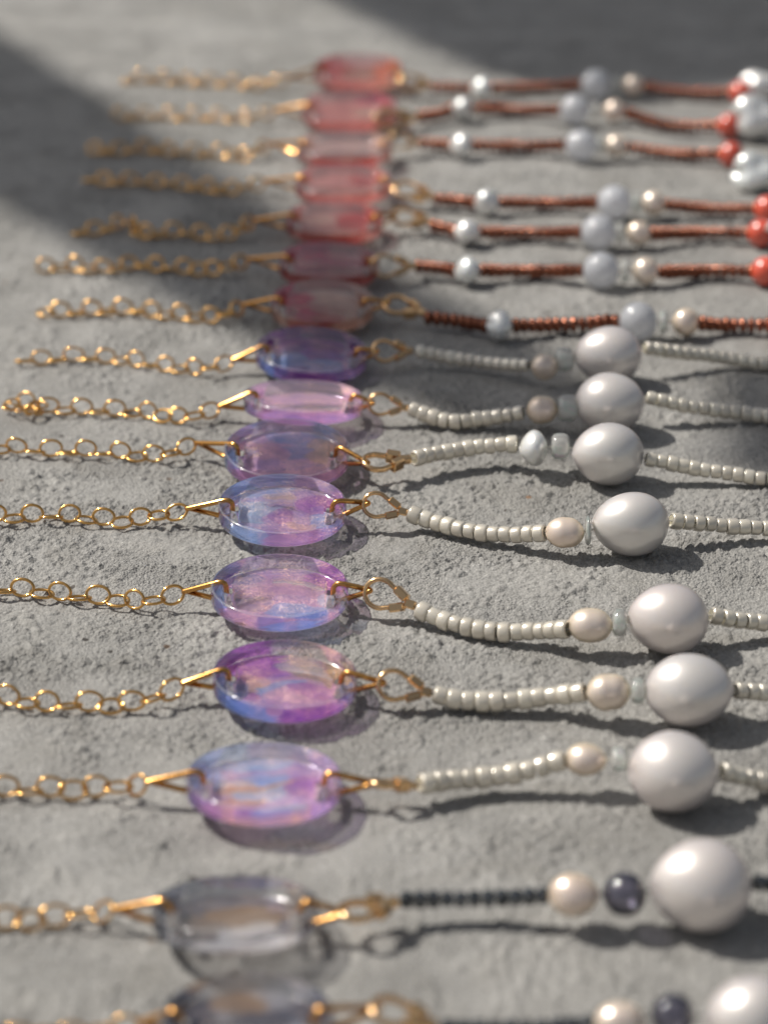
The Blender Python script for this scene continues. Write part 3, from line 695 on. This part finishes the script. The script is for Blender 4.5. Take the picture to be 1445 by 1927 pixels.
necklace('pale pink disc necklace tipped to show its clear side, behind the lilac and peach one', GP, (458, 712, 685, 800),
    make_ink(PNK, .5, [(.1, .6, .8, .2, 0, PNK, .8), (.1, .1, .8, .2, 0, CLR, .9), (.1, -.5, .8, .3, 0, LIL, .7), (-.9, 0, .12, .4, 0, BLU, .5)], 8),
    [(375, 780, 1.8), (335, 783, 1.4), (270, 772, 1.4), (200, 768, 1.4), (130, 765, 1.4), (85, 765, 1.4), (50, 762, 2.6), (75, 752, 2.2), (35, 745, 2.0), (15, 760, 1.6), (45, 768, 1.4)], (412, 765, 2.6), ((694, 757, 4.0), (768, 768, 3.2), 60),
    [('seeds', [(770, 768, 3.0), (800, 780, 2.2), (850, 793, 1.6), (920, 786, 2.1), (986, 776, 3.6)]), ('small', (1020, 771, 4.1), 58, 56), ('rondelle', (1068, 768, 4.4), 38, 50),
     ('big', (1147, 758, None), 132, 115), ('seeds', [(1216, 748, 4.6), (1300, 765, 3), (1380, 775, 1.9), (1460, 784, 1.4), (1600, 788, 1.4), (1850, 796, 1.4), (2220, 782, 1.4)], 'small')], tilt=(-7, 2), lift=2.4)
necklace('violet and blue disc necklace next in front of the coral red ones', GP, (480, 613, 692, 722),
    make_ink(LIL, .55, [(.0, .65, .7, .42, -4, VIO, .95), (.15, .2, .4, .3, 0, MAG, .75), (-.45, -.05, .45, .35, 0, BLU, .75), (.25, -.2, .4, .3, 0, BLU, .85), (.8, .1, .25, .6, 0, LIL, .7), (-.75, .4, .25, .3, 0, CLR, .5), (-.1, -.8, .6, .2, 0, MAG, .5), (-.7, -.6, .3, .2, 0, BLU, .7)], 9),
    [(395, 692, 1.8), (340, 688, 1.4), (270, 678, 1.4), (210, 670, 1.4), (140, 668, 1.4), (80, 672, 1.4), (45, 672, 1.4), (20, 675, 1.4)], (438, 677, 2.6), ((702, 660, 4.0), (776, 660, 3.4), 50),
    [('seeds', [(782, 660, 3.2), (860, 675, 2.0), (930, 684, 2.0), (996, 688, 3.2)], 'small'), ('small', (1024, 690, 3.8), 50, 50), ('rondelle', (1062, 676, 4.4), 34, 46),
     ('big', (1144, 668, None), 127, 110), ('seeds', [(1212, 655, 5.2), (1290, 664, 3.6), (1360, 672, 2.2), (1440, 684, 1.5), (1580, 688, 1.4), (1830, 696, 1.4), (2200, 682, 1.4)], 'small')], tilt=(2.5, 3))

# coral rows: (label, disc, ink, chain, left vertex, clasp, pearl 1, opalite, pearl 2, coral x, y range)
def coral(label, disc, blobs, seed, chain, vl, clasp, ys, xs, tail, tilt=(-9, 0), base=SAL, alpha=.62):
    (xa, xp, xo, xr, xq, xc) = xs; y0, y1, y2, y3 = ys
    s = (y1 + 1349) * 0.1038 / 20
    items = [('seeds', [(xa - 7, y0, 2.4), ((xa + xp) / 2, (y0 + y1) / 2 + 1, 2.0), (xp - 2.1 * s, y1, 2.4)]), ('keshi', (xp, y1 - 1, 2.9), 4.9 * s, 5.4 * s, rnd.uniform(-15, 15)),
             ('seeds', [(xp + 2.3 * s, y1, 2.4), ((xp + xo) / 2, (y1 + y2) / 2 + 2, 1.7), (xo - 3.4 * s, y2, 3.2)]), ('opalite_bead', (xo, y2, None), 7.2 * s, 7.2 * s),
             ('rondelle', (xr, y2 + 1, 3.4), 1.6 * s, 4.4 * s), ('small', (xq, y2 + 2, 3.2), 5.0 * s, 5.2 * s),
             ('seeds', [(xq + 2.4 * s, y2 + 4, 2.8), ((xq + xc) / 2, y3, 1.7), (xc - 2.1 * s, y3, 2.3)]), ('coral_bead', (xc, y3, None), 5.6 * s, 5.8 * s)] + tail
    necklace(label, GC, disc, make_ink(base, alpha, blobs, seed), chain, vl, clasp, items, tilt=tilt, lift=2.3, big_far=True, seeds='copper', film=0.5)
TAILB = lambda x, y, w, h: [('baroque', (x, y, None), w, h), ('seeds', [(x + w * .5, y + 8, 2.6), (x + w * .5 + 60, y + 14, 1.5), (x + w * .5 + 140, y + 14, 1.4), (x + w * .5 + 420, y + 6, 1.4)])]
TAILS = lambda x, y: [('seeds', [(x + 20, y, 2.4), (x + 90, y + 6, 1.5), (x + 170, y + 6, 1.4)])]
coral('peach disc necklace with a crimson patch, nearest of the coral red ones', (508, 524, 705, 627),
      [(-.55, .55, .4, .3, 0, CRM, .9), (-.2, -.15, .36, .42, -20, CRM, .95), (.1, -.4, .35, .2, 0, RED, .8), (.4, .2, .6, .5, 0, PCH, .6), (-.6, .0, .25, .2, 0, CLR, .6), (-.2, -.85, .5, .15, 0, RED, .6), (.6, -.8, .4, .2, 0, PCH, .7)], 10,
      [(430, 590, 1.8), (380, 592, 1.4), (300, 585, 1.4), (240, 578, 1.4), (190, 580, 1.4), (110, 583, 1.4), (75, 580, 1.4)], (458, 573, 2.6), ((724, 567, 4.0), (800, 590, 2.8), 25),
      (596, 613, 604, 612), (806, 940, 1201, 1248, 1290, 1476), TAILB(1530, 605, 90, 85), tilt=(4, 1), base=PCH)
coral('red edged disc necklace with a clear middle stripe, second nearest of the coral red ones', (523, 452, 714, 545),
      [(0, .72, .9, .3, -6, CRM, .9), (0, .1, .9, .25, 0, CLR, .9), (.1, -.5, .9, .22, 0, RED, .7), (.4, .8, .5, .2, 0, SAL, .6)], 11,
      [(425, 502, 1.8), (370, 503, 1.4), (300, 498, 1.4), (250, 492, 1.4), (200, 502, 1.4), (130, 497, 1.4), (85, 500, 1.4)], (466, 487, 2.6), ((700, 500, 3.6), (782, 500, 3.2), 60),
      (500, 509, 508, 510), (788, 880, 1131, 1176, 1215, 1440), TAILB(1502, 505, 88, 82), tilt=(2, 2))
coral('red and pale rose disc necklace, third nearest of the coral red ones', (535, 374, 722, 462),
      [(.5, .3, .5, .5, 0, RED, .9), (-.4, .35, .4, .3, 0, PCH, .6), (-.9, .2, .2, .4, 0, RED, .8), (0, -.4, .8, .2, 0, PCH, .6), (.0, -.85, .8, .2, 0, RED, .6)], 12,
      [(440, 435, 1.8), (390, 438, 1.4), (320, 433, 1.4), (270, 436, 1.4), (240, 412, 1.6), (200, 426, 1.4), (135, 433, 1.4)], (478, 414, 2.6), ((738, 402, 4.0), (812, 418, 2.8), 30),
      (424, 437, 436, 438), (816, 880, 1126, 1166, 1202, 1432), TAILB(1492, 432, 84, 78), tilt=(1.5, 1))
coral('pale coral disc necklace with a clear lower half, middle of the coral red ones', (553, 304, 736, 388),
      [(.0, .5, .9, .25, 0, SAL, .85), (.4, .5, .3, .25, 0, RED, .7), (0, -.1, .9, .3, 0, CLR, .9), (.1, -.7, .9, .25, 0, SAL, .7)], 13,
      [(460, 352, 1.8), (420, 352, 1.4), (360, 345, 1.4), (280, 338, 1.4), (220, 336, 1.4), (165, 332, 1.4)], (498, 340, 2.6), ((742, 350, 3.8), (818, 371, 2.8), 25),
      (374, 381, 380, 393), (824, 917, 1156, 1196, 1230, 1444), TAILB(1500, 385, 80, 74), tilt=(1.5, 0))
coral('clear disc necklace with a brownish red lower edge, third from the back', (556, 238, 738, 322),
      [(0, .6, .9, .3, 0, PCH, .45), (0, .0, .9, .35, 0, CLR, .9), (0, -.85, .9, .2, 0, RED, .7)], 14,
      [(470, 287, 1.8), (420, 285, 1.4), (340, 283, 1.4), (270, 276, 1.4), (220, 280, 1.4), (160, 275, 1.4)], (506, 270, 2.6), ((732, 262, 3.6), (790, 268, 3.0), 60),
      (268, 273, 272, 290), (794, 868, 1094, 1130, 1160, 1376), TAILB(1424, 322, 76, 72), tilt=(0, 0), alpha=.4)
coral('rose disc necklace with a bright glint on its front edge, second from the back', (565, 166, 748, 250),
      [(-.3, .0, .6, .5, 0, SAL, .8), (.45, .65, .35, .25, 0, CRM, .9), (.55, .2, .4, .4, 0, PCH, .6), (-.2, -.7, .7, .25, 0, SAL, .7)], 15,
      [(480, 218, 1.8), (430, 218, 1.4), (350, 216, 1.4), (270, 214, 1.4), (210, 216, 1.4)], (516, 207, 2.6), ((706, 226, 3.6), (786, 218, 3.0), 40),
      (220, 204, 206, 236), (792, 869, 1082, 1122, 1156, 1372), TAILB(1424, 222, 76, 78), tilt=(3.5, 0))
coral('orange red disc necklace, farthest from the lens', (588, 98, 758, 172),
      [(-.5, .4, .5, .5, 0, RED, .85), (.7, .2, .35, .5, 0, (0.85, .25, .12), .95), (.1, .2, .4, .3, 0, TAN, .5), (.5, -.6, .4, .2, 0, PCH, .6)], 16,
      [(505, 155, 1.8), (450, 153, 1.4), (370, 150, 1.4), (290, 145, 1.4), (235, 146, 1.4)], (540, 146, 2.6), ((752, 150, 3.6), (812, 160, 2.8), 40),
      (163, 166, 158, 174), (818, 906, 1121, 1160, 1191, 1394), TAILB(1436, 160, 70, 60), tilt=(3, 0))
